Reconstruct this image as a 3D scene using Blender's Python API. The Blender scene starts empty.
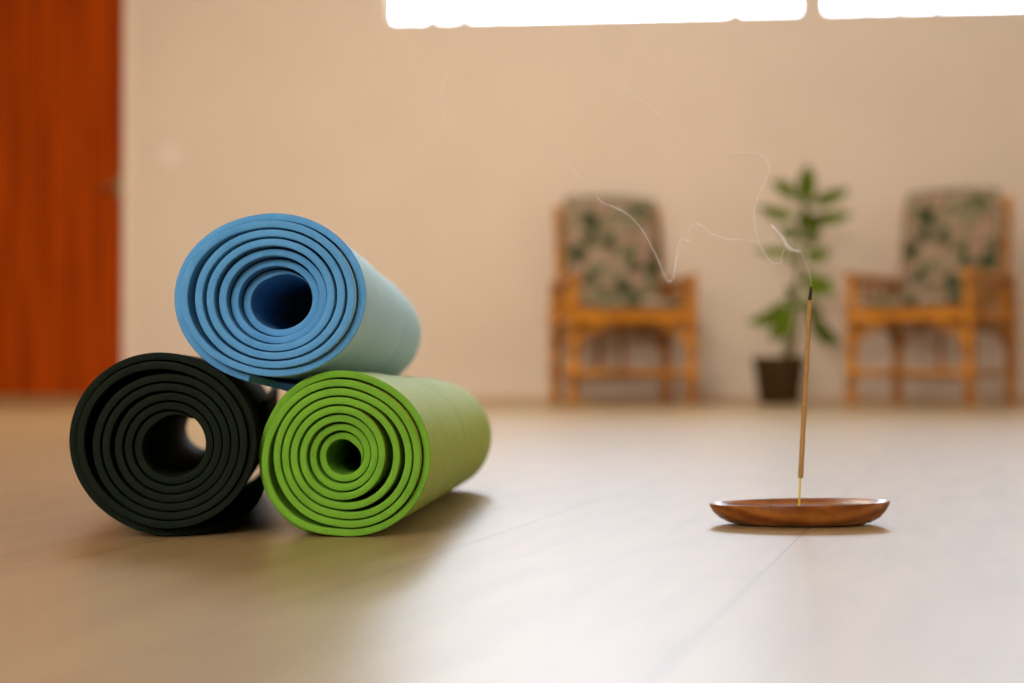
import bpy, bmesh, math, random
from mathutils import Vector, Matrix
random.seed(7)
PI = math.pi
SC = bpy.context.scene
COL = SC.collection
F = 1700.0; CX = 512.0; CY = 341.5; HOR = 375.0; CAMH = 0.137
PITCH = math.atan((HOR - CY) / F)
cp, sp = math.cos(PITCH), math.sin(PITCH)

def ray(px, py):
    x = (px - CX) / F; y = (CY - py) / F
    return Vector((x, cp - y * sp, sp + y * cp))
def at(px, py, Y):
    d = ray(px, py); k = Y / d.y
    return Vector((d.x * k, Y, CAMH + d.z * k))
def on_floor(px, py):
    d = ray(px, py); k = -CAMH / d.z
    return Vector((d.x * k, d.y * k, 0))
# back wall: a plane turned a few degrees, its right end nearer
WA = math.radians(-6.0); WY = 8.62
WU = Vector((math.cos(WA), math.sin(WA), 0)); WN = Vector((-math.sin(WA), math.cos(WA), 0))  # WN points away from room
def wall_uz(px, py):
    d = ray(px, py); P0 = Vector((0, WY, 0)); C0 = Vector((0, 0, CAMH))
    k = (P0 - C0).dot(WN) / d.dot(WN)
    p = C0 + d * k
    return (p - P0).dot(WU), p.z
def W(u, w, z):  # w into the room
    return Vector((0, WY, 0)) + WU * u - WN * w + Vector((0, 0, z))

# ---------------------------------------------------------------- materials
def mat(name):
    m = bpy.data.materials.new(name); m.use_nodes = True
    nt = m.node_tree; b = nt.nodes['Principled BSDF']
    return m, nt, b
def srgb(r, g, b):
    f = lambda c: (c/255/12.92) if c/255 <= .04045 else ((c/255 + .055)/1.055)**2.4
    return (f(r), f(g), f(b), 1)
def coords(nt, scale=(1,1,1), rot=(0,0,0), loc=(0,0,0)):
    tc = nt.nodes.new('ShaderNodeTexCoord'); mp = nt.nodes.new('ShaderNodeMapping')
    mp.inputs['Scale'].default_value = scale; mp.inputs['Rotation'].default_value = rot; mp.inputs['Location'].default_value = loc
    nt.links.new(tc.outputs['Object'], mp.inputs['Vector'])
    return mp.outputs['Vector']
def noise(nt, vec, scale, detail=4, rough=.5):
    n = nt.nodes.new('ShaderNodeTexNoise'); n.inputs['Scale'].default_value = scale
    n.inputs['Detail'].default_value = detail; n.inputs['Roughness'].default_value = rough
    nt.links.new(vec, n.inputs['Vector']); return n.outputs['Fac']
def ramp(nt, fac, stops):
    r = nt.nodes.new('ShaderNodeValToRGB'); e = r.color_ramp.elements
    e[0].position, e[0].color = stops[0]; e[1].position, e[1].color = stops[-1]
    for p, c in stops[1:-1]:
        n = e.new(p); n.color = c
    nt.links.new(fac, r.inputs['Fac']); return r.outputs['Color']
def bump(nt, b, fac, strength, dist=.001):
    n = nt.nodes.new('ShaderNodeBump'); n.inputs['Strength'].default_value = strength; n.inputs['Distance'].default_value = dist
    nt.links.new(fac, n.inputs['Height']); nt.links.new(n.outputs['Normal'], b.inputs['Normal'])
def simple(name, col, rough=.5, spec=.5, var=.0, scale=20, bmp=0, bdist=.001, sc3=(1,1,1)):
    m, nt, b = mat(name)
    b.inputs['Roughness'].default_value = rough; b.inputs['Specular IOR Level'].default_value = spec
    v = coords(nt, sc3); f = noise(nt, v, scale)
    c0 = tuple(max(0, c*(1-var)) for c in col[:3]) + (1,); c1 = tuple(min(1, c*(1+var)) for c in col[:3]) + (1,)
    nt.links.new(ramp(nt, f, [(.3, c0), (.7, c1)]), b.inputs['Base Color'])
    if bmp: bump(nt, b, f, bmp, bdist)
    return m

M = {}
# painted plaster
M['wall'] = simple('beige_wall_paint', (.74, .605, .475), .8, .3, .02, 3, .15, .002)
M['trim'] = simple('cream_trim_paint', (.80, .64, .50), .55, .4, .02, 6)
M['base'] = simple('tan_baseboard_paint', (.62, .42, .27), .5, .4, .04, 8)
M['ceiling'] = simple('ceiling_paint', (.80, .74, .66), .8, .2, .01, 4)
M['frame'] = simple('grey_window_paint', (.42, .38, .33), .5, .4, .05, 30)
M['sill'] = simple('varnished_sill', (.34, .15, .04), .7, .5, .1, 12, 0, .001, (1, 6, 6))

# floor: wide laminate planks at an angle
def make_floor():
    m, nt, b = mat('pale_laminate_planks')
    v = coords(nt, (1,1,1), (0, 0, math.radians(-75.0)), (0.1, 0.117, 0))
    br = nt.nodes.new('ShaderNodeTexBrick')
    br.inputs['Scale'].default_value = 1.0
    br.inputs['Brick Width'].default_value = 1.25; br.inputs['Row Height'].default_value = .255
    br.inputs['Mortar Size'].default_value = .0012; br.inputs['Mortar Smooth'].default_value = .3
    br.inputs['Color1'].default_value = (.325, .222, .10, 1); br.inputs['Color2'].default_value = (.35, .24, .11, 1)
    br.inputs['Mortar'].default_value = (.17, .11, .055, 1); br.offset = .37
    nt.links.new(v, br.inputs['Vector'])
    st = nt.nodes.new('ShaderNodeMapping'); st.inputs['Scale'].default_value = (2.2, 16, 1)
    nt.links.new(v, st.inputs['Vector'])
    n1 = noise(nt, st.outputs['Vector'], 2.0, 6, .6)
    g = ramp(nt, n1, [(.32, (.80, .76, .70, 1)), (.62, (1.0, 1.0, 1.0, 1))])
    mx = nt.nodes.new('ShaderNodeMix'); mx.data_type = 'RGBA'; mx.blend_type = 'MULTIPLY'; mx.inputs[0].default_value = .9
    nt.links.new(br.outputs['Color'], mx.inputs[6]); nt.links.new(g, mx.inputs[7])
    nt.links.new(mx.outputs[2], b.inputs['Base Color'])
    b.inputs['Roughness'].default_value = .33
    b.inputs['Specular IOR Level'].default_value = .6
    return m
M['floor'] = make_floor()

def make_door():
    m, nt, b = mat('reddish_door_veneer')
    v = coords(nt, (7, 7, .35))
    n1 = noise(nt, v, 3.0, 8, .6)
    w = nt.nodes.new('ShaderNodeTexWave'); w.inputs['Scale'].default_value = 1.2; w.inputs['Distortion'].default_value = 5; w.inputs['Detail'].default_value = 3
    nt.links.new(v, w.inputs['Vector'])
    a = nt.nodes.new('ShaderNodeMath'); a.operation = 'MULTIPLY_ADD'; a.inputs[1].default_value = .35
    nt.links.new(w.outputs['Fac'], a.inputs[0]); nt.links.new(n1, a.inputs[2])
    nt.links.new(ramp(nt, a.outputs[0], [(.35, (.14, .016, .0003, 1)), (.6, (.30, .037, .0005, 1)), (.9, (.50, .072, .0008, 1))]), b.inputs['Base Color'])
    b.inputs['Roughness'].default_value = .5; b.inputs['Specular IOR Level'].default_value = .04
    return m
M['door'] = make_door()

def foam(name, col, dark, rough=.8, sheen=0.0):
    m, nt, b = mat(name)
    v = coords(nt)
    f = noise(nt, v, 900, 2, .6); g = noise(nt, v, 45, 4, .6)
    a = nt.nodes.new('ShaderNodeMath'); a.operation = 'MULTIPLY_ADD'; a.inputs[1].default_value = .45
    nt.links.new(f, a.inputs[0]); nt.links.new(g, a.inputs[2])
    nt.links.new(ramp(nt, a.outputs[0], [(.45, dark), (.95, col)]), b.inputs['Base Color'])
    b.inputs['Roughness'].default_value = rough; b.inputs['Specular IOR Level'].default_value = .35
    if sheen:
        b.inputs['Sheen Weight'].default_value = sheen; b.inputs['Sheen Roughness'].default_value = .5
    bump(nt, b, f, .35, .0004)
    return m
M['blue_cut'] = foam('blue_foam_cut_edge', (.085, .285, .54, 1), (.056, .22, .44, 1))
M['blue_skin'] = foam('blue_foam_skin', (.40, .63, .70, 1), (.33, .56, .63, 1), .6, 0)
M['green_cut'] = foam('green_foam_cut_edge', (.145, .345, .016, 1), (.10, .255, .010, 1))
M['green_skin'] = foam('green_foam_skin', (.32, .41, .014, 1), (.26, .35, .01, 1), .6, 0)
M['black_cut'] = foam('black_foam_cut_edge', (.006, .011, .005, 1), (.004, .007, .0035, 1))
M['black_skin'] = foam('black_foam_skin', (.006, .009, .006, 1), (.004, .006, .004, 1), .9)
for k_ in ('black_cut', 'black_skin'): M[k_].node_tree.nodes['Principled BSDF'].inputs['Specular IOR Level'].default_value = .12

def wood(name, stops, sc, rough, sc3):
    m, nt, b = mat(name)
    v = coords(nt, sc3)
    n1 = noise(nt, v, sc, 6, .6)
    w = nt.nodes.new('ShaderNodeTexWave'); w.wave_type = 'RINGS'; w.inputs['Scale'].default_value = sc*.6; w.inputs['Distortion'].default_value = 3; w.inputs['Detail'].default_value = 3
    nt.links.new(v, w.inputs['Vector'])
    a = nt.nodes.new('ShaderNodeMath'); a.operation = 'MULTIPLY_ADD'; a.inputs[1].default_value = .3
    nt.links.new(w.outputs['Fac'], a.inputs[0]); nt.links.new(n1, a.inputs[2])
    nt.links.new(ramp(nt, a.outputs[0], stops), b.inputs['Base Color'])
    b.inputs['Roughness'].default_value = rough
    return m
M['dish'] = wood('red_brown_turned_wood', [(.3, (.10, .022, .003, 1)), (.6, (.20, .056, .008, 1)), (.9, (.33, .11, .018, 1))], 26, .22, (1, 1, 2))
M['bamboo'] = wood('varnished_bamboo', [(.3, (.17, .055, .003, 1)), (.6, (.42, .15, .008, 1)), (.9, (.62, .25, .02, 1))], 7, .4, (1, 1, 1))
M['bamboo'].node_tree.nodes['Principled BSDF'].inputs['Specular IOR Level'].default_value = .25
M['bamboo_dark'] = simple('dark_cane_lashing', (.13, .055, .015), .5, .4, .3, 60)
M['socket'] = simple('dark_wood_socket', (.12, .035, .008), .7, .15, .2, 60)
M['stick'] = simple('incense_paste', (.34, .185, .06), .85, .2, .18, 300, .4, .0004)
M['burnt'] = simple('charred_incense', (.028, .018, .012), .9, .2, .3, 300)
M['bare'] = simple('pale_bamboo_splint', (.60, .46, .05), .5, .4, .08, 200)
M['ash'] = simple('grey_ash', (.25, .22, .20), .95, .1, .2, 500)
M['leaf'] = simple('green_leaf', (.092, .14, .004), .6, .12, .45, 5)
M['stem'] = simple('plant_stem', (.17, .15, .05), .6, .3, .2, 20)
M['pot'] = simple('dark_brown_pot', (.048, .024, .005), .7, .15, .15, 10)
M['soil'] = simple('soil', (.04, .025, .015), .95, .1, .4, 60)
M['metal'] = simple('brass_metal', (.30, .17, .06), .35, .5, .05, 20); M['metal'].node_tree.nodes['Principled BSDF'].inputs['Metallic'].default_value = .7

def floral(name):
    m, nt, b = mat(name)
    v = coords(nt)
    ds = nt.nodes.new('ShaderNodeTexNoise'); ds.inputs['Scale'].default_value = 9
    nt.links.new(v, ds.inputs['Vector'])
    va = nt.nodes.new('ShaderNodeVectorMath'); va.operation = 'MULTIPLY_ADD'; va.inputs[1].default_value = (.12, .12, .12)
    nt.links.new(ds.outputs['Color'], va.inputs[0]); nt.links.new(v, va.inputs[2])
    n1 = noise(nt, va.outputs[0], 14, 2, .5)
    n2 = noise(nt, va.outputs[0], 17, 2, .5)
    base = ramp(nt, n2, [(.0, (.24, .20, .12, 1)), (.40, (.26, .22, .14, 1)), (.47, (.42, .31, .20, 1)), (.54, (.36, .19, .14, 1)), (.62, (.22, .12, .09, 1)), (.68, (.42, .31, .21, 1)), (1, (.42, .32, .22, 1))])
    grn = ramp(nt, n1, [(.0, (.03, .04, .02, 1)), (.40, (.04, .048, .024, 1)), (.45, (.09, .11, .04, 1)), (.50, (.16, .17, .08, 1)), (1, (.16, .17, .08, 1))])
    fac = ramp(nt, n1, [(.0, (1,1,1,1)), (.49, (1,1,1,1)), (.53, (0,0,0,1)), (1, (0,0,0,1))])
    mx = nt.nodes.new('ShaderNodeMix'); mx.data_type = 'RGBA'
    nt.links.new(fac, mx.inputs[0]); nt.links.new(base, mx.inputs[6]); nt.links.new(grn, mx.inputs[7])
    nt.links.new(mx.outputs[2], b.inputs['Base Color']); b.inputs['Roughness'].default_value = .9
    b.inputs['Specular IOR Level'].default_value = .15
    return m
M['floral'] = floral('floral_cushion_cloth')

def glass():
    m = bpy.data.materials.new('window_glass'); m.use_nodes = True; nt = m.node_tree; nt.nodes.clear()
    o = nt.nodes.new('ShaderNodeOutputMaterial'); t = nt.nodes.new('ShaderNodeBsdfTransparent'); g = nt.nodes.new('ShaderNodeBsdfGlossy')
    t.inputs['Color'].default_value = (.97, .98, .97, 1); g.inputs['Roughness'].default_value = .02
    x = nt.nodes.new('ShaderNodeMixShader'); x.inputs[0].default_value = .06
    nt.links.new(t.outputs[0], x.inputs[1]); nt.links.new(g.outputs[0], x.inputs[2]); nt.links.new(x.outputs[0], o.inputs['Surface'])
    return m
M['glass'] = glass()
def smoke_mat(name, a):
    m = bpy.data.materials.new(name); m.use_nodes = True; nt = m.node_tree; nt.nodes.clear()
    N_ = nt.nodes.new; o = N_('ShaderNodeOutputMaterial'); t = N_('ShaderNodeBsdfTransparent'); d = N_('ShaderNodeBsdfDiffuse'); l = N_('ShaderNodeBsdfTranslucent')
    for q in (d, l): q.inputs['Color'].default_value = (.93, .95, 1, 1)
    x = N_('ShaderNodeMixShader'); x.inputs[0].default_value = .5; nt.links.new(d.outputs[0], x.inputs[1]); nt.links.new(l.outputs[0], x.inputs[2])
    y = N_('ShaderNodeMixShader'); y.inputs[0].default_value = a; nt.links.new(t.outputs[0], y.inputs[1]); nt.links.new(x.outputs[0], y.inputs[2])
    nt.links.new(y.outputs[0], o.inputs['Surface'])
    return m

# ---------------------------------------------------------------- mesh helpers
def link(name, bm, m, parent=None, smooth=True, loc=None):
    me = bpy.data.meshes.new(name)
    bmesh.ops.recalc_face_normals(bm, faces=bm.faces)
    bm.to_mesh(me); bm.free()
    if isinstance(m, (list, tuple)):
        for k in m: me.materials.append(k)
    else: me.materials.append(m)
    if smooth:
        for p in me.polygons: p.use_smooth = True
        try: me.set_sharp_from_angle(angle=math.radians(40))
        except Exception: pass
    o = bpy.data.objects.new(name, me); COL.objects.link(o)
    if parent: o.parent = parent
    if loc is not None: o.location = loc
    return o
def tag(o, label, cat, group=None, kind=None):
    if label: o['label'] = label
    if cat: o['category'] = cat
    if group: o['group'] = group
    if kind: o['kind'] = kind
    return o
def empty(name, loc, rz, label, cat, group=None):
    o = bpy.data.objects.new(name, None); COL.objects.link(o)
    o.empty_display_size = .1
    o.location = loc; o.rotation_euler = (0, 0, rz)
    return tag(o, label, cat, group)
def quadbox(bm, c8, bev=0):
    vs = [bm.verts.new(p) for p in c8]
    fs = [bm.faces.new([vs[i] for i in q]) for q in ((0,1,2,3), (7,6,5,4), (0,4,5,1), (1,5,6,2), (2,6,7,3), (3,7,4,0))]
    if bev:
        es = set(e for f in fs for e in f.edges)
        bmesh.ops.bevel(bm, geom=list(es), offset=bev, segments=3, profile=.5, affect='EDGES')
def box(bm, lo, hi, bev=0, T=None):
    (x0,y0,z0), (x1,y1,z1) = lo, hi
    c = [Vector(p) for p in ((x0,y0,z0),(x1,y0,z0),(x1,y1,z0),(x0,y1,z0),(x0,y0,z1),(x1,y0,z1),(x1,y1,z1),(x0,y1,z1))]
    if T: c = [T(p) for p in c]
    quadbox(bm, c, bev)
def wbox(bm, u0, u1, w0, w1, z0, z1, bev=0):
    box(bm, (u0, w0, z0), (u1, w1, z1), bev, lambda p: W(p.x, p.y, p.z))
def smooth_path(pts, n=8):
    pts = [Vector(p) for p in pts]; out = []
    for i in range(len(pts)-1):
        p0 = pts[max(0, i-1)]; p1 = pts[i]; p2 = pts[i+1]; p3 = pts[min(len(pts)-1, i+2)]
        for k in range(n):
            t = k/n
            out.append(.5*((2*p1) + (p2-p0)*t + (2*p0-5*p1+4*p2-p3)*t*t + (3*p1-p0-3*p2+p3)*t**3))
    out.append(pts[-1]); return out
def tube(bm, pts, rad, seg=10, mi=0):
    pts = [Vector(p) for p in pts]; n = len(pts)
    R = rad if callable(rad) else (lambda s: rad)
    ref = None; rings = []
    for i, p in enumerate(pts):
        t = (pts[min(n-1, i+1)] - pts[max(0, i-1)]).normalized()
        if ref is None:
            ref = Vector((0,0,1)) if abs(t.z) < .9 else Vector((1,0,0))
        a = (ref - t*ref.dot(t)).normalized(); b = t.cross(a); ref = a
        r = R(i/(n-1))
        rings.append([bm.verts.new(p + a*math.cos(2*PI*k/seg)*r + b*math.sin(2*PI*k/seg)*r) for k in range(seg)])
    fs = []
    for i in range(n-1):
        for k in range(seg):
            fs.append(bm.faces.new((rings[i][k], rings[i][(k+1)%seg], rings[i+1][(k+1)%seg], rings[i+1][k])))
    fs.append(bm.faces.new(list(reversed(rings[0])))); fs.append(bm.faces.new(rings[-1]))
    for f in fs: f.material_index = mi
def line(a, b, n):
    a = Vector(a); b = Vector(b); return [a.lerp(b, i/n) for i in range(n+1)]

# ---------------------------------------------------------------- room shell
u_door_r, _ = wall_uz(123, 300)
w1l, w1z = wall_uz(388, 27.5); w1r, _ = wall_uz(803, 17)
w2l, _ = wall_uz(824, 16)
SILL = w1z + .030
WTOP = SILL + .95; CEIL = 3.1
UL = -4.6; UR = 5.2; w2r = w2l + (w1r - w1l)
u_door_l = u_door_r - 1.0
DT = 2.35
def struct(name, bm, m, smooth=False):
    return tag(link(name, bm, m, smooth=smooth), None, None, kind='structure')

bm = bmesh.new(); box(bm, (-5.2, -3.4, -.1), (5.8, 9.6, 0)); struct('floor', bm, M['floor'])
bm = bmesh.new(); box(bm, (-5.2, -3.4, CEIL), (5.8, 9.6, CEIL+.1)); struct('ceiling', bm, M['ceiling'])
bm = bmesh.new()
def wb(u0, u1, z0, z1): wbox(bm, u0, u1, -.18, 0, z0, z1)
wb(UL-.4, u_door_l, 0, CEIL); wb(u_door_l, u_door_r, DT, CEIL)
wb(u_door_r, w1l, 0, CEIL); wb(w1l, w1r, 0, SILL); wb(w1l, w1r, WTOP, CEIL)
wb(w1r, w2l, 0, CEIL); wb(w2l, w2r, 0, SILL); wb(w2l, w2r, WTOP, CEIL); wb(w2r, UR+.6, 0, CEIL)
wbox(bm, u_door_l-.2, u_door_r+.2, -.30, -.185, 0, DT+.3)  # unseen block added behind the door, stops sky light leaking in
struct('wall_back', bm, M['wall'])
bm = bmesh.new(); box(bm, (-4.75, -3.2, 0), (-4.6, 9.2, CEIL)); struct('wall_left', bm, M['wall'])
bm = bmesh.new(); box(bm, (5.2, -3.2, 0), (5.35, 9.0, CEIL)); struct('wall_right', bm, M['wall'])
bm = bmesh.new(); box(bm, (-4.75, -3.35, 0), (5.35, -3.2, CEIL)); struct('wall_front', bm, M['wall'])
# a paler round spot blended into the wall's own material
m = M['wall']; nt = m.node_tree; b = nt.nodes['Principled BSDF']
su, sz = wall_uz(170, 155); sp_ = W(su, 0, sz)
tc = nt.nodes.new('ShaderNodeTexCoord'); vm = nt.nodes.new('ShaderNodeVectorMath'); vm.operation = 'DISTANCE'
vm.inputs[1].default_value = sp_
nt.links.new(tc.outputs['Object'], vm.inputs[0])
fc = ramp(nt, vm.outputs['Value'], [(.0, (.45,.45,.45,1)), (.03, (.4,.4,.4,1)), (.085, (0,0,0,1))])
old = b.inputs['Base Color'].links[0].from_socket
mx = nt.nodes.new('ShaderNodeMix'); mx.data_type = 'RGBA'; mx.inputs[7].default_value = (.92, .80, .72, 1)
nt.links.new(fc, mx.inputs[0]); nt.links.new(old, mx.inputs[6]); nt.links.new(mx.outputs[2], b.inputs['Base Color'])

bm = bmesh.new(); wbox(bm, u_door_r+.055, UR, 0, .012, 0, .035, .003); struct('baseboard_back', bm, M['base'])
# casing of the door opening
bm = bmesh.new()
wbox(bm, u_door_r, u_door_r+.055, -.0, .014, 0, DT+.06, .004); wbox(bm, u_door_l-.055, u_door_l, 0, .014, 0, DT+.06, .004)
wbox(bm, u_door_l, u_door_r, 0, .014, DT, DT+.06, .004)
struct('trim_1', bm, M['trim'])
bm = bmesh.new(); wbox(bm, u_door_l, u_door_r, -.15, .0, 0, .032, .004); struct('trim_2', bm, M['sill'])
# door leaf
bm = bmesh.new(); wbox(bm, u_door_l+.004, u_door_r-.004, -.085, -.045, .034, DT-.004, .003)
door = struct('door_1', bm, M['door'])
hu, hz = wall_uz(116, 186)
bm = bmesh.new()
wbox(bm, hu-.02, hu+.02, -.045, -.040, hz-.06, hz+.06, .002)
tube(bm, [W(hu, -.04, hz), W(hu, .005, hz)], .009, 12)
tube(bm, smooth_path([W(hu, .002, hz), W(hu-.03, .008, hz), W(hu-.075, .008, hz-.004)], 5), .0095, 12)
h = link('door_handle', bm, M['metal'], door)
# windows: frame (structure) with mullions, glass panes
def window(idx, ul, ur, mulls, latches):
    bm = bmesh.new(); d0, d1 = -.11, -.06; t = .012
    wbox(bm, ul, ur, d0, d1, SILL, SILL+t, .002); wbox(bm, ul, ur, d0, d1, WTOP-t, WTOP, .002)
    wbox(bm, ul, ul+t, d0, d1, SILL+t, WTOP-t, .002); wbox(bm, ur-t, ur, d0, d1, SILL+t, WTOP-t, .002)
    for k in mulls:
        wbox(bm, k-.011, k+.011, d0, d1, SILL+t, WTOP-t, .002)
    fr = struct('window_%d' % idx, bm, M['frame'])
    edges = [ul+t] + list(mulls) + [ur-t]
    for a, c in zip(edges[:-1], edges[1:]):
        a2 = a if a == ul+t else a+.011; c2 = c if c == ur-t else c-.011
        bm = bmesh.new(); wbox(bm, a2+.001, c2-.001, -.088, -.083, SILL+t+.001, WTOP-t-.001)
        link('window_pane', bm, M['glass'], fr, False)
    for k in latches:
        bm = bmesh.new(); wbox(bm, k-.03, k+.03, d1, d1+.012, SILL+t+.0, SILL+t+.022, .003)
        link('window_latch', bm, M['frame'], fr)
uu = lambda px: wall_uz(px, 20)[0]
window(1, w1l, w1r, [uu(498), uu(690)], [uu(431), uu(463), uu(735)])
window(2, w2l, w2r, [uu(868), uu(902), uu(939), uu(939)+.95], [])

# ---------------------------------------------------------------- yoga mats
def make_mat(name, label, mats, near, far, L, turns, t, r0, gaps, ext, theta_end, axial, hole=(0,0), taper=1.0, ripple=(), farhole=(0,0), tail=None, ground=True, endpinch=False, group='rolled exercise mats in a pyramid'):
    """near/far: centres of the end faces; ext: half extents (x,z); t,r0 in metres; gaps: (turn, angle deg, half width deg, size)."""
    n = 96
    N = int(turns * n)
    c = []; ang = []
    th0 = math.radians(theta_end) - turns*2*PI
    for i in range(N+1):
        th = th0 + i/n*2*PI; ang.append(th)
        turn = i/n
        g = .0015
        for (tk, a0, hw, sz) in gaps:
            da = (math.degrees(th) - a0 + 180) % 360 - 180
            # the turn number is counted at this angle
            dt = abs(turn - tk - da/360)
            if abs(da) < hw and dt < .5:
                g += sz * (.5 + .5*math.cos(PI*da/hw))**.7
        if i < n: v = r0 + t/2 + (t + g) * (i/n)
        else: v = c[i-n] + t + g
        c.append(v)
    pts = [(c[i]*math.cos(ang[i]), c[i]*math.sin(ang[i])) for i in range(N+1)]
    xs = [p[0] for p in pts]; zs = [p[1] for p in pts]
    ox0, ox1 = min(xs)-t/2, max(xs)+t/2; oz0, oz1 = min(zs)-t/2, max(zs)+t/2
    mx_, mz_ = (ox0+ox1)/2, (oz0+oz1)/2
    kx, kz = 2*ext[0]/(ox1-ox0), 2*ext[1]/(oz1-oz0)
    Rm = max(c)
    wgt = [max(0, 1 - c[i]/Rm) for i in range(N+1)]; turnno = [i/n for i in range(N+1)]
    tl_ = {}
    if tail:   # loose outer end, added to keep the gap between the rolls dark
        x0_, z0_ = pts[-1]; rb = .048
        if tail[0] == 'hang':
            dx_, dz_ = pts[-1][0]-pts[-3][0], pts[-1][1]-pts[-3][1]; ln = math.hypot(dx_, dz_); k_ = int(tail[1]/.004)
            path_ = [(x0_ + dx_/ln*.004*q, z0_ + dz_/ln*.004*q - .0000*q*q) for q in range(1, k_+1)]
            for q, p_ in enumerate(path_):
                pts.append(p_); wgt.append(0); turnno.append(N/n); tl_[len(pts)-1] = tail[2]*(q+1)/k_
            x0_ = None
        if x0_ is not None:
            x1_ = x0_ + tail[0] - rb; path_ = []
            k_ = int((x1_-x0_)/.004)
            path_ += [(x0_+(x1_-x0_)*q/k_, z0_) for q in range(1, k_+1)]
            path_ += [(x1_+rb*math.sin(q*PI/20), z0_+rb*(1-math.cos(q*PI/20))) for q in range(1, 11)]
            k_ = int((tail[1]-rb)/.006)
            path_ += [(x1_+rb, z0_+rb+(tail[1]-rb)*q/k_) for q in range(1, k_+1)]
            for q, p_ in enumerate(path_):
                pts.append(p_); wgt.append(0); turnno.append(N/n)
                tl_[len(pts)-1] = tail[2]*min(1, ((p_[0]-x0_)/(x1_+rb-x0_))**2.4)
    NN = len(pts) - 1
    nrm = []
    for i in range(NN+1):
        a_, b_ = pts[max(0, i-1)], pts[min(NN, i+1)]
        tx, tz = b_[0]-a_[0], b_[1]-a_[1]; ln = math.hypot(tx, tz); nrm.append((tz/ln, -tx/ln))
    D = (far - near).normalized(); X = D.cross(Vector((0,0,1))).normalized(); Z = X.cross(D)
    ch = t*.16
    bm = bmesh.new()
    svals = [0, .012, .03] + [k/56 for k in range(3, 54)] + [.97, .988, 1]
    def P(i, dr, s, da):
        if i < n*.2: dr = t/2 - (t/2 - dr)*min(1, .03 + i/(n*.2))      # the inner end is pressed thin
        if endpinch and i > N - n*.12: dr = -t/2 + (dr + t/2)*max(.1, (N-i)/(n*.12))
        x = pts[i][0] + nrm[i][0]*dr; z = pts[i][1] + nrm[i][1]*dr
        w = wgt[i]
        x = (x - mx_)*kx; z = (z - mz_)*kz
        k = 1 + (taper-1)*s
        for (s0, wd, amp) in ripple:
            k += amp*math.exp(-((s-s0)/wd)**2)
        x *= k; z *= k
        if ground: z -= ext[1]*(1-k)
        if i > N and ground:
            hf = max(0, min(1, (z + ext[1])/(2*ext[1])))
            z += hf*.03*s**2.4; x *= 1-.12*s*(1-hf)
        x += (hole[0]*(1-s) + farhole[0]*s)*w; z += (hole[1]*(1-s) + farhole[1]*s)*w
        return near + D*(s*L + axial(turnno[i], turns) + tl_.get(i, 0)*(1-s) + da) + X*x + Z*z
    loops = []
    for i in range(NN+1):
        prof = []
        h = t/2
        prof.append((-h+ch, 0, 0)); prof.append((0, 0, 0)); prof.append((h-ch, 0, 0))
        prof.append((h-ch*.3, 0, ch*.3))
        for s in svals: prof.append((h, s, ch if s == 0 else (-ch if s == 1 else 0)))
        prof.append((h-ch*.3, 1, -ch*.3)); prof.append((h-ch, 1, 0)); prof.append((-h+ch, 1, 0)); prof.append((-h+ch*.3, 1, -ch*.3))
        for s in reversed(svals): prof.append((-h, s, ch if s == 0 else (-ch if s == 1 else 0)))
        prof.append((-h+ch*.3, 0, ch*.3))
        loops.append([bm.verts.new(P(i, *q)) for q in prof])
    m_ = len(loops[0]); ns = len(svals)
    for i in range(NN):
        for k in range(m_):
            f = bm.faces.new((loops[i][k], loops[i+1][k], loops[i+1][(k+1)%m_], loops[i][(k+1)%m_]))
            skin = 4 <= k < 4+ns-1
            f.material_index = 1 if skin else 0
    bm.faces.new(loops[0]); bm.faces.new(list(reversed(loops[-1])))
    o = link(name, bm, mats, None, True)
    zmin = min(v.co.z for v in o.data.vertices)
    tag(o, label, 'yoga mat', group)
    return o, zmin

Y0 = F*CAMH/(537-HOR) + .0
PXM = 1/(F/Y0)
def mt(px): return px*PXM
L = .60
def farpt(near, px, Yf, dz=0):
    d = ray(px, HOR); k = Yf/d.y
    return Vector((d.x*k, Yf, near.z+dz))
# green
gn = at(340.5, 454, Y0); gn.z = mt(82.7)
gf = gn + Vector((.050, L, 0)).normalized()*L
def ax_green(tn, T):
    a = 0
    if tn > T-.95: a += .012*min(1, (tn-(T-.95))/.35)
    if tn > T-.30: a += .020*(tn-(T-.30))/.30
    if tn < 3: a += .018*(1-tn/3)
    return a
green, zg = make_mat('yoga_mat', 'green yoga mat rolled up on the floor at the right of the pyramid',
    [M['green_cut'], M['green_skin']], gn, gf, L, 7.75, mt(7.9), mt(14),
    [(4.0, -12, 85, mt(7.4)), (5.0, -18, 80, mt(4.4)), (6.8, 212, 60, mt(6.0))],
    (mt(89), mt(83.2)), 243, ax_green, (mt(1), mt(-1)), .93, ((.22, .02, .008), (.47, .025, -.018), (.62, .03, .008), (.85, .04, .010)))
# black
bn = at(164, 446, Y0); bn.y -= .010; bn.z = mt(92.0)
bf = bn + Vector((-.064, L, 0)).normalized()*L
def ax_black(tn, T):
    a = 0
    if tn > T-1.0: a += .012*min(1, (tn-(T-1.0))/.4)
    if tn < 2: a += .006*(1-tn/2)
    return a
black, zb = make_mat('yoga_mat', 'black yoga mat rolled up on the floor at the left, with a wide open core',
    [M['black_cut'], M['black_skin']], bn, bf, L, 6.6, mt(8.6), mt(30),
    [(5.2, 150, 88, mt(8)), (3.3, 170, 90, mt(3))],
    (mt(92), mt(91.8)), 270, ax_black, (mt(5), mt(-3)), 1.0, (), (mt(-18), mt(-8)), (.0895, .125, .13))
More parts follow.
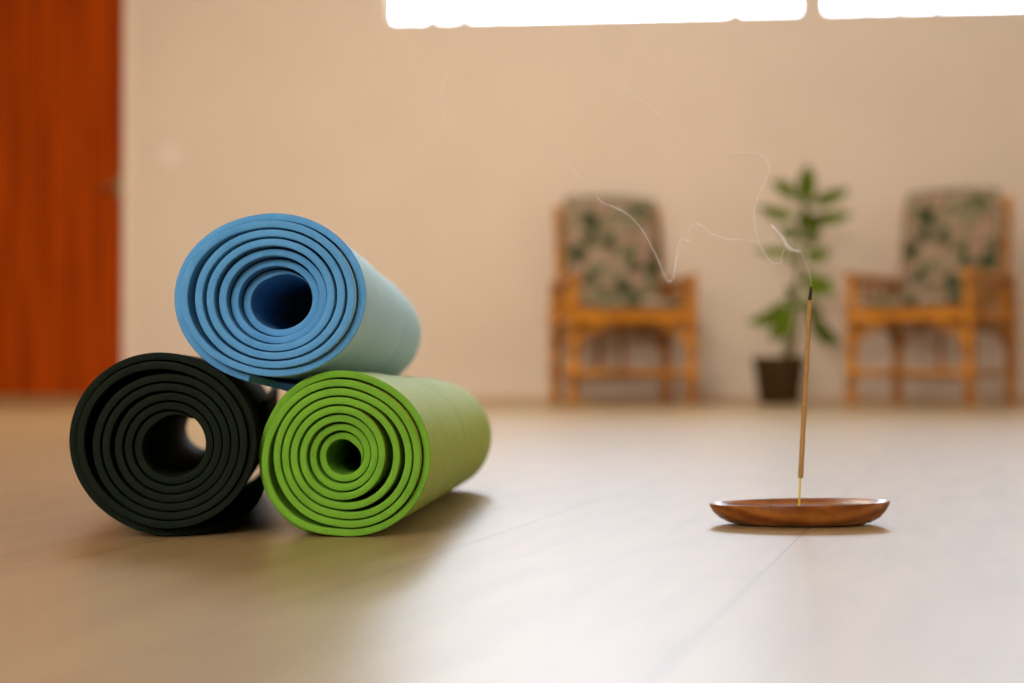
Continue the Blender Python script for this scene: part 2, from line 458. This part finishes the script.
# blue on top
un = at(267, 295.5, Y0)
uf = un + Vector((.020, L, -.018)).normalized()*L
def ax_blue(tn, T):
    a = 0
    if tn > T-1.1: a += .014*min(1, (tn-(T-1.1))/.5)
    if tn < 3.2: a += .036*((3.2-tn)/3.2)**1.3
    return a
blue, zu = make_mat('yoga_mat', 'blue yoga mat rolled up, lying on top of the two other rolls',
    [M['blue_cut'], M['blue_skin']], un, uf, L, 6.6, mt(8.7), mt(29),
    [(5.75, 178, 72, mt(6)), (4.7, 185, 100, mt(2.2)), (3.7, 185, 90, mt(1.6)), (4.2, -10, 90, mt(1.5)), (5.2, -30, 80, mt(1.5))],
    (mt(97.5), mt(85.5)), 256, ax_blue, (mt(2), mt(-5)), .94, ((.36, .05, .010), (.64, .028, -.035), (.80, .06, .018)), ground=False, tail=('hang', mt(42), .07))
for o, z in ((green, zg), (black, zb)):
    o.location.z -= z - .0006

# ---------------------------------------------------------------- incense dish and stick
YD = F*CAMH/(528-HOR)
dc = on_floor(799, 524); dc.y = YD + .040
dc.x = (799-CX)/F*dc.y
S = dc.y/F
dish = empty('incense_holder', (dc.x, dc.y, 0), 0, 'round shallow reddish-brown wooden dish on the floor holding the incense stick', 'incense holder')
def loft(bm, prof, seg=72, ax=1, ay=1, tilt=0):
    rings = []
    for (r, z) in prof:
        if r == 0: rings.append([bm.verts.new((0, 0, z))]); continue
        rings.append([bm.verts.new((ax*r*math.cos(2*PI*k/seg), ay*r*math.sin(2*PI*k/seg), z + tilt*r*math.cos(2*PI*k/seg)*min(1, z/.02))) for k in range(seg)])
    for a, b in zip(rings[:-1], rings[1:]):
        if len(a) == 1:
            for k in range(seg): bm.faces.new((a[0], b[k], b[(k+1)%seg]))
        elif len(b) == 1:
            for k in range(seg): bm.faces.new((a[(k+1)%seg], a[k], b[0]))
        else:
            for k in range(seg): bm.faces.new((a[k], a[(k+1)%seg], b[(k+1)%seg], b[k]))
Rd = 90*S
bm = bmesh.new()
hR = 22.3*S
prof = [(0, 0), (Rd*.60, 0), (Rd*.70, .0008), (Rd*.80, hR*.13), (Rd*.89, hR*.33), (Rd*.955, hR*.60), (Rd*.99, hR*.84), (Rd, hR*.985), (Rd*.996, hR), (Rd*.98, hR*.995), (Rd*.90, hR*.86), (Rd*.75, hR*.70), (Rd*.5, hR*.62), (Rd*.25, hR*.60), (0, hR*.60)]
loft(bm, prof, 96, 1, .60, .018)
link('dish', bm, M['dish'], dish)
bm = bmesh.new()
box(bm, (-27*S, -.014, hR*.58), (27*S, .014, hR*.60+.0048), .0006)
ob = link('stick_socket', bm, M['socket'], dish)
# stick: base at the socket
sy = dc.y
p_base = at(799, 503.5, sy); p_base.z = hR*.60+.004
pb = at(800.6, 478, sy); pt = at(809.8, 300, sy); ptip = at(811, 287, sy)
mid1 = at(803.6, 420, sy); mid2 = at(807.6, 345, sy)
st = empty('incense_stick', p_base, 0, 'thin upright incense stick with charred tip standing in the wooden dish', 'incense stick')
loc = lambda p: Vector(p) - p_base
bm = bmesh.new(); tube(bm, line((0,0,0), loc(pb)+Vector((0,0,.004)), 6), .00095, 10); link('bare_splint', bm, M['bare'], st)
bm = bmesh.new(); tube(bm, smooth_path([loc(pb), loc(mid1), loc(mid2), loc(pt)], 10), lambda s: .0024 - .0003*s + .00012*math.sin(s*37) + .0001*math.sin(s*91), 14); link('incense_coating', bm, M['stick'], st)
bm = bmesh.new(); tube(bm, line(loc(pt), loc(ptip), 8), lambda s: .0018 - .0008*s + .00015*math.sin(s*20), 12); o = link('charred_tip', bm, M['burnt'], st); o['label'] = 'black charred tip'

# ---------------------------------------------------------------- smoke
def smoke():
    segs = [
     # (density index, width px start, mid, end, depth shift, points)
     (0, 1.0, 1.3, 1.4, [(811,286),(810.5,279),(808,268),(804,258),(800,251)]),
     (2, 1.4, 2.6, 2.0, [(801,250.5),(797,251),(792,249.5),(787,246),(784,240),(780,234),(775,228.5),(770,224)]),
     (0, 1.5, 1.9, 1.4, [(786,247),(783,252),(781.5,257),(781,261),(777,263.5),(772,262),(767,256.5),(762,248),(758,239),(755,228),(754,215),(756,203),(760,192),(765,182),(768.5,173),(768,163),(762,155.5),(752,152),(738,152.5),(722,156)]),
     (0, 1.4, 2.0, 1.4, [(763,249),(757,243),(748,240.5),(736,239.5),(722,237.5),(711,233),(703,227),(697,223),(692,226),(689,232),(691,238)]),
     (1, 1.4, 2.2, 1.4, [(692,239.5),(687,241),(682,238),(679,243),(677,254),(675.5,266),(673,277),(670,281.5),(666,279),(662.5,271),(658,260),(653,249),(647,238)]),
     (1, 1.4, 2.0, 1.5, [(647.5,239),(640,227),(631,217),(621,210),(611,206),(603,203),(597,196.5)]),
     (3, 1.5, 2.2, 1.6, [(597.5,197),(588,185),(576,171),(560,157),(545,141),(530,124)]),
     (3, 1.5, 2.6, 1.5, [(449,124),(444,117),(440.5,108),(440.5,98),(443,86),(448,70)]),
     (3, 1.5, 2.4, 1.5, [(672,128),(655,112),(640,98),(626,86),(616,80)]),
    ]
    bm = bmesh.new(); random.seed(3)
    ph = 0
    for (mi, w0, w1, w2, pts) in segs:
        P3 = []
        for (x, y) in pts:
            P3.append(at(x, y, sy + .012*math.sin((x-811)*.045) + .008*math.sin(y*.06)))
        # sweep in real space, width along the way
        path = smooth_path(P3, 7)
        def R(s, w0=w0, w1=w1, w2=w2):
            e = min(1, s/.06, (1-s)/.06)
            w = w0 + (w1-w0)*min(1, s*2) if s < .5 else w1 + (w2-w1)*(s*2-1)
            return max(.00015, .5*w*S*(.25+.75*e)*(1+.15*math.sin(s*23)))
        tube(bm, path, lambda s: R(s)*.75, 8, mi)
        tube(bm, path, lambda s: R(s)*2.0, 8, mi+4)
    o = link('incense_smoke', bm, [smoke_mat(n_+'_smoke', a_) for n_, a_ in (('thin', .06), ('curling', .09), ('thick', .18), ("fading", .022), ('thin_halo', .03), ('curling_halo', .04), ('thick_halo', .09), ('fading_halo', .012))])
    tag(o, 'thin pale curling wisps of smoke drifting left from the incense stick tip', 'smoke', kind='stuff')
smoke()

# ---------------------------------------------------------------- bamboo armchairs
def bam(bm, a, b, r, seg=10):
    a = Vector(a); b = Vector(b); Ln = (b-a).length; n = max(6, int(Ln/.02))
    nodes = max(1, round(Ln/.13))
    ph = .37
    def R(s):
        q = (s*nodes + ph) % 1.0
        return r*(1 + .16*math.exp(-((q-.5)/.06)**2))
    tube(bm, line(a, b, n), R, seg)
def arc(bm, pts, r): tube(bm, smooth_path(pts, 6), r, 8)
def lash(bm, p, axis, r, w=.03):
    p = Vector(p); a = Vector(axis).normalized()
    tube(bm, line(p-a*w/2, p+a*w/2, 6), lambda s: r*(1+.06*math.cos(s*PI*12)), 10)
def cushion(w, d, th, T, nx=14, ny=14):
    bm = bmesh.new()
    def hgt(u, v):
        e = (1-abs(u)**5)*(1-abs(v)**5)
        tuft = .80 + .20*min(1, (abs(math.sin(u*PI*1.0))+abs(math.sin(v*PI*1.0))))
        return th/2*max(0, e)**.45*tuft
    top = {}; bot = {}
    for i in range(nx+1):
        for j in range(ny+1):
            u = -1+2*i/nx; v = -1+2*j/ny
            k = 1 - .05*abs(u*v)**3
            x = u*w/2*k; y = v*d/2*k; hh = hgt(u, v)
            top[i,j] = bm.verts.new(T(Vector((x, y, hh))))
            bot[i,j] = top[i,j] if i in (0,nx) or j in (0,ny) else bm.verts.new(T(Vector((x, y, -hh))))
    for i in range(nx):
        for j in range(ny):
            bm.faces.new((top[i,j], top[i+1,j], top[i+1,j+1], top[i,j+1]))
            q = (bot[i,j], bot[i,j+1], bot[i+1,j+1], bot[i+1,j])
            if len(set(q)) >= 3: bm.faces.new(q)
    return bm
def make_chair(label):
    root = empty('bamboo_armchair', (0,0,0), 0, label, 'armchair', 'bamboo armchairs against the back wall')
    w = .28; d = .26; B = M['bamboo']; r = .025
    AZ = .585; SZ = .395
    for sx in (-1, 1):
        bm = bmesh.new(); bam(bm, (sx*w, -d, 0), (sx*w, -d, AZ-.02), r); lash(bm, (sx*w, -d, SZ), (0,0,1), r*1.22, .05); lash(bm, (sx*w,-d,.15), (0,0,1), r*1.2, .035)
        link('leg', bm, B, root)
        bm = bmesh.new(); bam(bm, (sx*w, d, 0), (sx*w, d, AZ-.02), r); lash(bm, (sx*w, d, SZ), (0,0,1), r*1.22, .05); lash(bm, (sx*w,d,.15), (0,0,1), r*1.2, .035)
        link('leg', bm, B, root)
        bm = bmesh.new(); bam(bm, (sx*w, -d-.035, AZ), (sx*w, d+.03, AZ), .023, 12); bam(bm, (sx*w, -d, AZ-.055), (sx*w, d, AZ-.055), .013)
        for k in (-.12, 0, .12): bam(bm, (sx*w, k, SZ), (sx*w, k, AZ-.03), .011)
        link('armrest', bm, B, root)
        for sy_ in (-1, 1):
            bm = bmesh.new()
            P_ = [(sx*w, sy_*(d-.16), SZ-.03), (sx*w, sy_*(d-.09), SZ-.045), (sx*w, sy_*(d-.035), SZ-.09), (sx*w, sy_*(d-.01), SZ-.165),
                  (sx*(w-.008), sy_*d, SZ-.165), (sx*(w-.03), sy_*d, SZ-.09), (sx*(w-.08), sy_*d, SZ-.05), (sx*(w-.15), sy_*d, SZ-.04)]
            arc(bm, P_, .013)
            link('corner_brace', bm, B, root)
    bm = bmesh.new()
    for y in (-d, d): bam(bm, (-w, y, SZ), (w, y, SZ), .023)
    bam(bm, (-w, -d, SZ+.032), (w, -d, SZ+.032), .017)
    for x in (-w, w): bam(bm, (x, -d, SZ), (x, d, SZ), .019)
    for k in range(7): bam(bm, (-w+.07+k*.07, -d, SZ+.012), (-w+.07+k*.07, d, SZ+.012), .010, 8)
    link('seat_frame', bm, B, root)
    bm = bmesh.new()
    bam(bm, (-w, -d, .145), (w, -d, .145), .017); bam(bm, (-w, d, .145), (w, d, .145), .015)
    for x in (-w, w): bam(bm, (x, -d, .145), (x, d, .145), .015)
    bam(bm, (-.06, d, .145), (-.06, d, SZ), .012); bam(bm, (.06, d, .145), (.06, d, SZ), .012)
    link('stretcher', bm, B, root)
    # backrest: two posts leaning back, rails and slats
    lean = .11
    def bp(x, z): return Vector((x, d-.03 + lean*(z-SZ)/.63, z))
    bm = bmesh.new()
    for x in (-.25, .25): bam(bm, bp(x, SZ), bp(x, .975), .021)
    for z in (.50, .74, .945): bam(bm, bp(-.25, z), bp(.25, z), .017)
    for k in range(6): bam(bm, bp(-.175+k*.07, .50), bp(-.175+k*.07, .945), .009, 8)
    link('backrest', bm, B, root)
    th = math.atan(lean/.63)
    def Tb(p):  # local x across, y up the back, z thickness towards the front
        up = Vector((0, math.sin(th), math.cos(th))); fr = Vector((0, -math.cos(th), math.sin(th)))
        c0 = bp(0, .735) + fr*.065
        return c0 + Vector((1,0,0))*p.x + up*p.y + fr*p.z
    link('back_cushion', cushion(.48, .57, .085, Tb), M['floral'], root)
    link('seat_cushion', cushion(.50, .47, .085, lambda p: Vector((p.x, p.y-.03, p.z+SZ+.068))), M['floral'], root)
    return root
def copy_tree(o, parent=None):
    c = o.copy(); COL.objects.link(c)
    if parent: c.parent = parent
    for ch in [x for x in o.children]: copy_tree(ch, c)
    return c
ch1 = make_chair('bamboo armchair with floral cushions left of the potted plant, facing forward')
def place(o, x, y, rz): o.location = (x, y, 0); o.rotation_euler = (0, 0, rz)
place(ch1, .525, 8.16, math.radians(8.5))
ch2 = copy_tree(ch1); ch2['label'] = 'bamboo armchair with floral cushions right of the potted plant, turned to the left'
place(ch2, 1.942, 7.87, math.radians(-36))

# ---------------------------------------------------------------- potted plant
pp = on_floor(779, 403.5); PY = 8.02; SP = PY/F
px0 = (779-CX)*SP
plant = empty('potted_plant', (px0, PY, 0), 0, 'leafy green houseplant in a dark brown pot between the armchairs', 'plant')
bm = bmesh.new()
rp = .119
loft(bm, [(0, 0), (rp*.76, 0), (rp*.79, .006), (rp*.98, .185), (rp*1.04, .188), (rp*1.04, .222), (rp*.97, .224), (rp*.93, .20), (0, .20)], 40)
link('pot', bm, M['pot'], plant)
bm = bmesh.new(); loft(bm, [(0, .2015), (rp*.5, .208), (rp*.92, .2035), (rp*.92, .2012), (0, .2012)], 30); link('soil', bm, M['soil'], plant)
def Lp(px, py, dy=0): return at(px, py, PY+dy) - Vector((px0, PY, 0))
bm = bmesh.new()
tube(bm, smooth_path([Vector((.03, 0, .20)), Lp(789, 335), Lp(795, 300), Lp(799, 262), Lp(802, 225), Lp(804, 200)], 6), lambda s: .013*(1-s)+.005, 10)
tube(bm, smooth_path([Vector((.05, .01, .20)), Lp(795, 340, .03), Lp(801, 315, .05), Lp(806, 300, .06)], 6), lambda s: .009*(1-s)+.004, 8)
link('stem', bm, M['stem'], plant)
# leaves: (base, tip, width px, sag, depth of tip)
LV = [((803,212),(808,164),17,0,.0), ((801,205),(771,181),13,3,-.03), ((803,205),(850,188),12,-3,.06), ((802,214),(757,206),12,-6,.05), ((803,218),(852,214),12,-4,-.04),
      ((801,228),(779,232),14,-5,-.10), ((802,228),(826,214),15,-4,-.1), ((800,246),(755,250),9,-5,.08), ((800,248),(832,252),15,-8,-.07), ((798,262),(838,292),14,-10,-.05),
      ((798,275),(832,282),20,-10,-.02), ((796,292),(770,340),16,-10,-.08), ((794,288),(746,322),13,-14,.03), ((800,288),(842,344),14,-18,.02), ((797,300),(812,302),16,-6,-.12),
      ((796,300),(786,285),12,-3,-.1), ((799,258),(784,256),10,-3,-.12), ((801,236),(806,206),12,0,-.06), ((806,300),(822,312),10,-5,.05), ((799,240),(820,232),12,-4,.08)]
bm = bmesh.new()
for (b0, b1, wd, sag, dp) in LV:
    A = Lp(*b0); Bp = Lp(b1[0], b1[1], dp); n = 10
    ax_ = (Bp-A); side0 = ax_.cross(Vector((.15, -1, .25))).normalized(); nrm = side0.cross(ax_).normalized()
    wm = wd*SP*.6
    rows = []
    for i in range(n+1):
        s = i/n; pet = .16
        if s < pet: wl = .0025
        else:
            q = (s-pet)/(1-pet); wl = max(.0006, wm*math.sin(PI*q**.85)**.75)
        c_ = A + ax_*s + Vector((0,0,-sag*SP*-1 if False else 0)) + Vector((0, 0, (-sag*SP)*-(math.sin(PI*s)) * .9))
        nn = nrm
        row = []
        for q in (-1, -.5, 0, .5, 1):
            row.append(bm.verts.new(c_ + side0*wl*q + nn*(abs(q)*wl*.28)))
        low = [bm.verts.new(v.co - nn*.0012) for v in row]
        rows.append((row, low))
    for i in range(n):
        (r0_, l0), (r1_, l1) = rows[i], rows[i+1]
        for k in range(4):
            bm.faces.new((r0_[k], r0_[k+1], r1_[k+1], r1_[k])); bm.faces.new((l0[k+1], l0[k], l1[k], l1[k+1]))
        bm.faces.new((r0_[0], r1_[0], l1[0], l0[0])); bm.faces.new((r1_[4], r0_[4], l0[4], l1[4]))
    bm.faces.new(list(rows[0][0]) + list(reversed(rows[0][1]))); bm.faces.new(list(rows[-1][1]) + list(reversed(rows[-1][0])))
link('foliage', bm, M['leaf'], plant)

# ---------------------------------------------------------------- light
SKY0, SKY1 = 10.6, 14.0
w = bpy.data.worlds.new('overcast_sky'); SC.world = w; w.use_nodes = True
wn = w.node_tree; bg = wn.nodes['Background']; bg.inputs['Color'].default_value = (.82, .965, 1.19, 1)
# hazy sky: even cloud with a broad bright patch where the sun stands behind it
wt = wn.nodes.new('ShaderNodeTexCoord'); dp_ = wn.nodes.new('ShaderNodeVectorMath'); dp_.operation = 'DOT_PRODUCT'
SAZ, SEL = math.radians(2.0), math.radians(15.5)
dp_.inputs[1].default_value = (math.sin(SAZ)*math.cos(SEL), math.cos(SAZ)*math.cos(SEL), math.sin(SEL))
wn.links.new(wt.outputs['Generated'], dp_.inputs[0])
mr = wn.nodes.new('ShaderNodeMapRange'); mr.interpolation_type = 'SMOOTHERSTEP'
mr.inputs['From Min'].default_value = math.cos(math.radians(9)); mr.inputs['From Max'].default_value = 1.0
mr.inputs['To Min'].default_value = SKY0; mr.inputs['To Max'].default_value = SKY1
wn.links.new(dp_.outputs['Value'], mr.inputs['Value']); wn.links.new(mr.outputs['Result'], bg.inputs['Strength'])
def area(name, loc, target, sx, sy_, energy, col, portal=False):
    l = bpy.data.lights.new(name, 'AREA'); l.shape = 'RECTANGLE'; l.size = sx; l.size_y = sy_; l.energy = energy; l.color = col
    if portal: l.cycles.is_portal = True
    o = bpy.data.objects.new(name, l); COL.objects.link(o); o.location = loc
    o.rotation_euler = (Vector(target)-Vector(loc)).to_track_quat('-Z', 'Y').to_euler()
    return o
for i, (a, c) in enumerate(((w1l, w1r), (w2l, w2r))):
    cc = W((a+c)/2, -.19, (SILL+WTOP)/2)
    area('window_daylight', cc, cc - WN, c-a, WTOP-SILL, 1, (1,1,1), True)
area('ceiling_fill', (-.8, 5.2, CEIL-.06), (-.8, 5.2, 0), 2.4, 2.4, 112, (1, .91, .78))  # unseen warm fill added overhead to brighten the room
area('front_fill', (-1.2, -3.1, 2.0), (-.3, 4, 1.0), 3.6, 1.4, 262, (1, .965, .93))  # added fill from behind the camera, no window in that wall

area('side_fill', (5.1, 2.2, 1.7), (0, 1.6, .3), 2.4, 1.3, 72, (.95, .98, 1))  # added fill for the mats' right sides, no window in that wall
# ---------------------------------------------------------------- camera
cam = bpy.data.cameras.new('camera'); co = bpy.data.objects.new('camera', cam); COL.objects.link(co)
co.location = (0, 0, CAMH); co.rotation_euler = (PI/2 + PITCH, 0, 0)
cam.sensor_width = 36; cam.lens = F/1024*36; cam.clip_start = .02; cam.clip_end = 100
cam.dof.use_dof = True; cam.dof.focus_distance = 1.47; cam.dof.aperture_fstop = 3.3
SC.camera = co
SC.view_settings.view_transform = 'Standard'; SC.view_settings.look = 'None'
SC.view_settings.exposure = 0; SC.view_settings.gamma = 1; SC.view_settings.use_curve_mapping = False
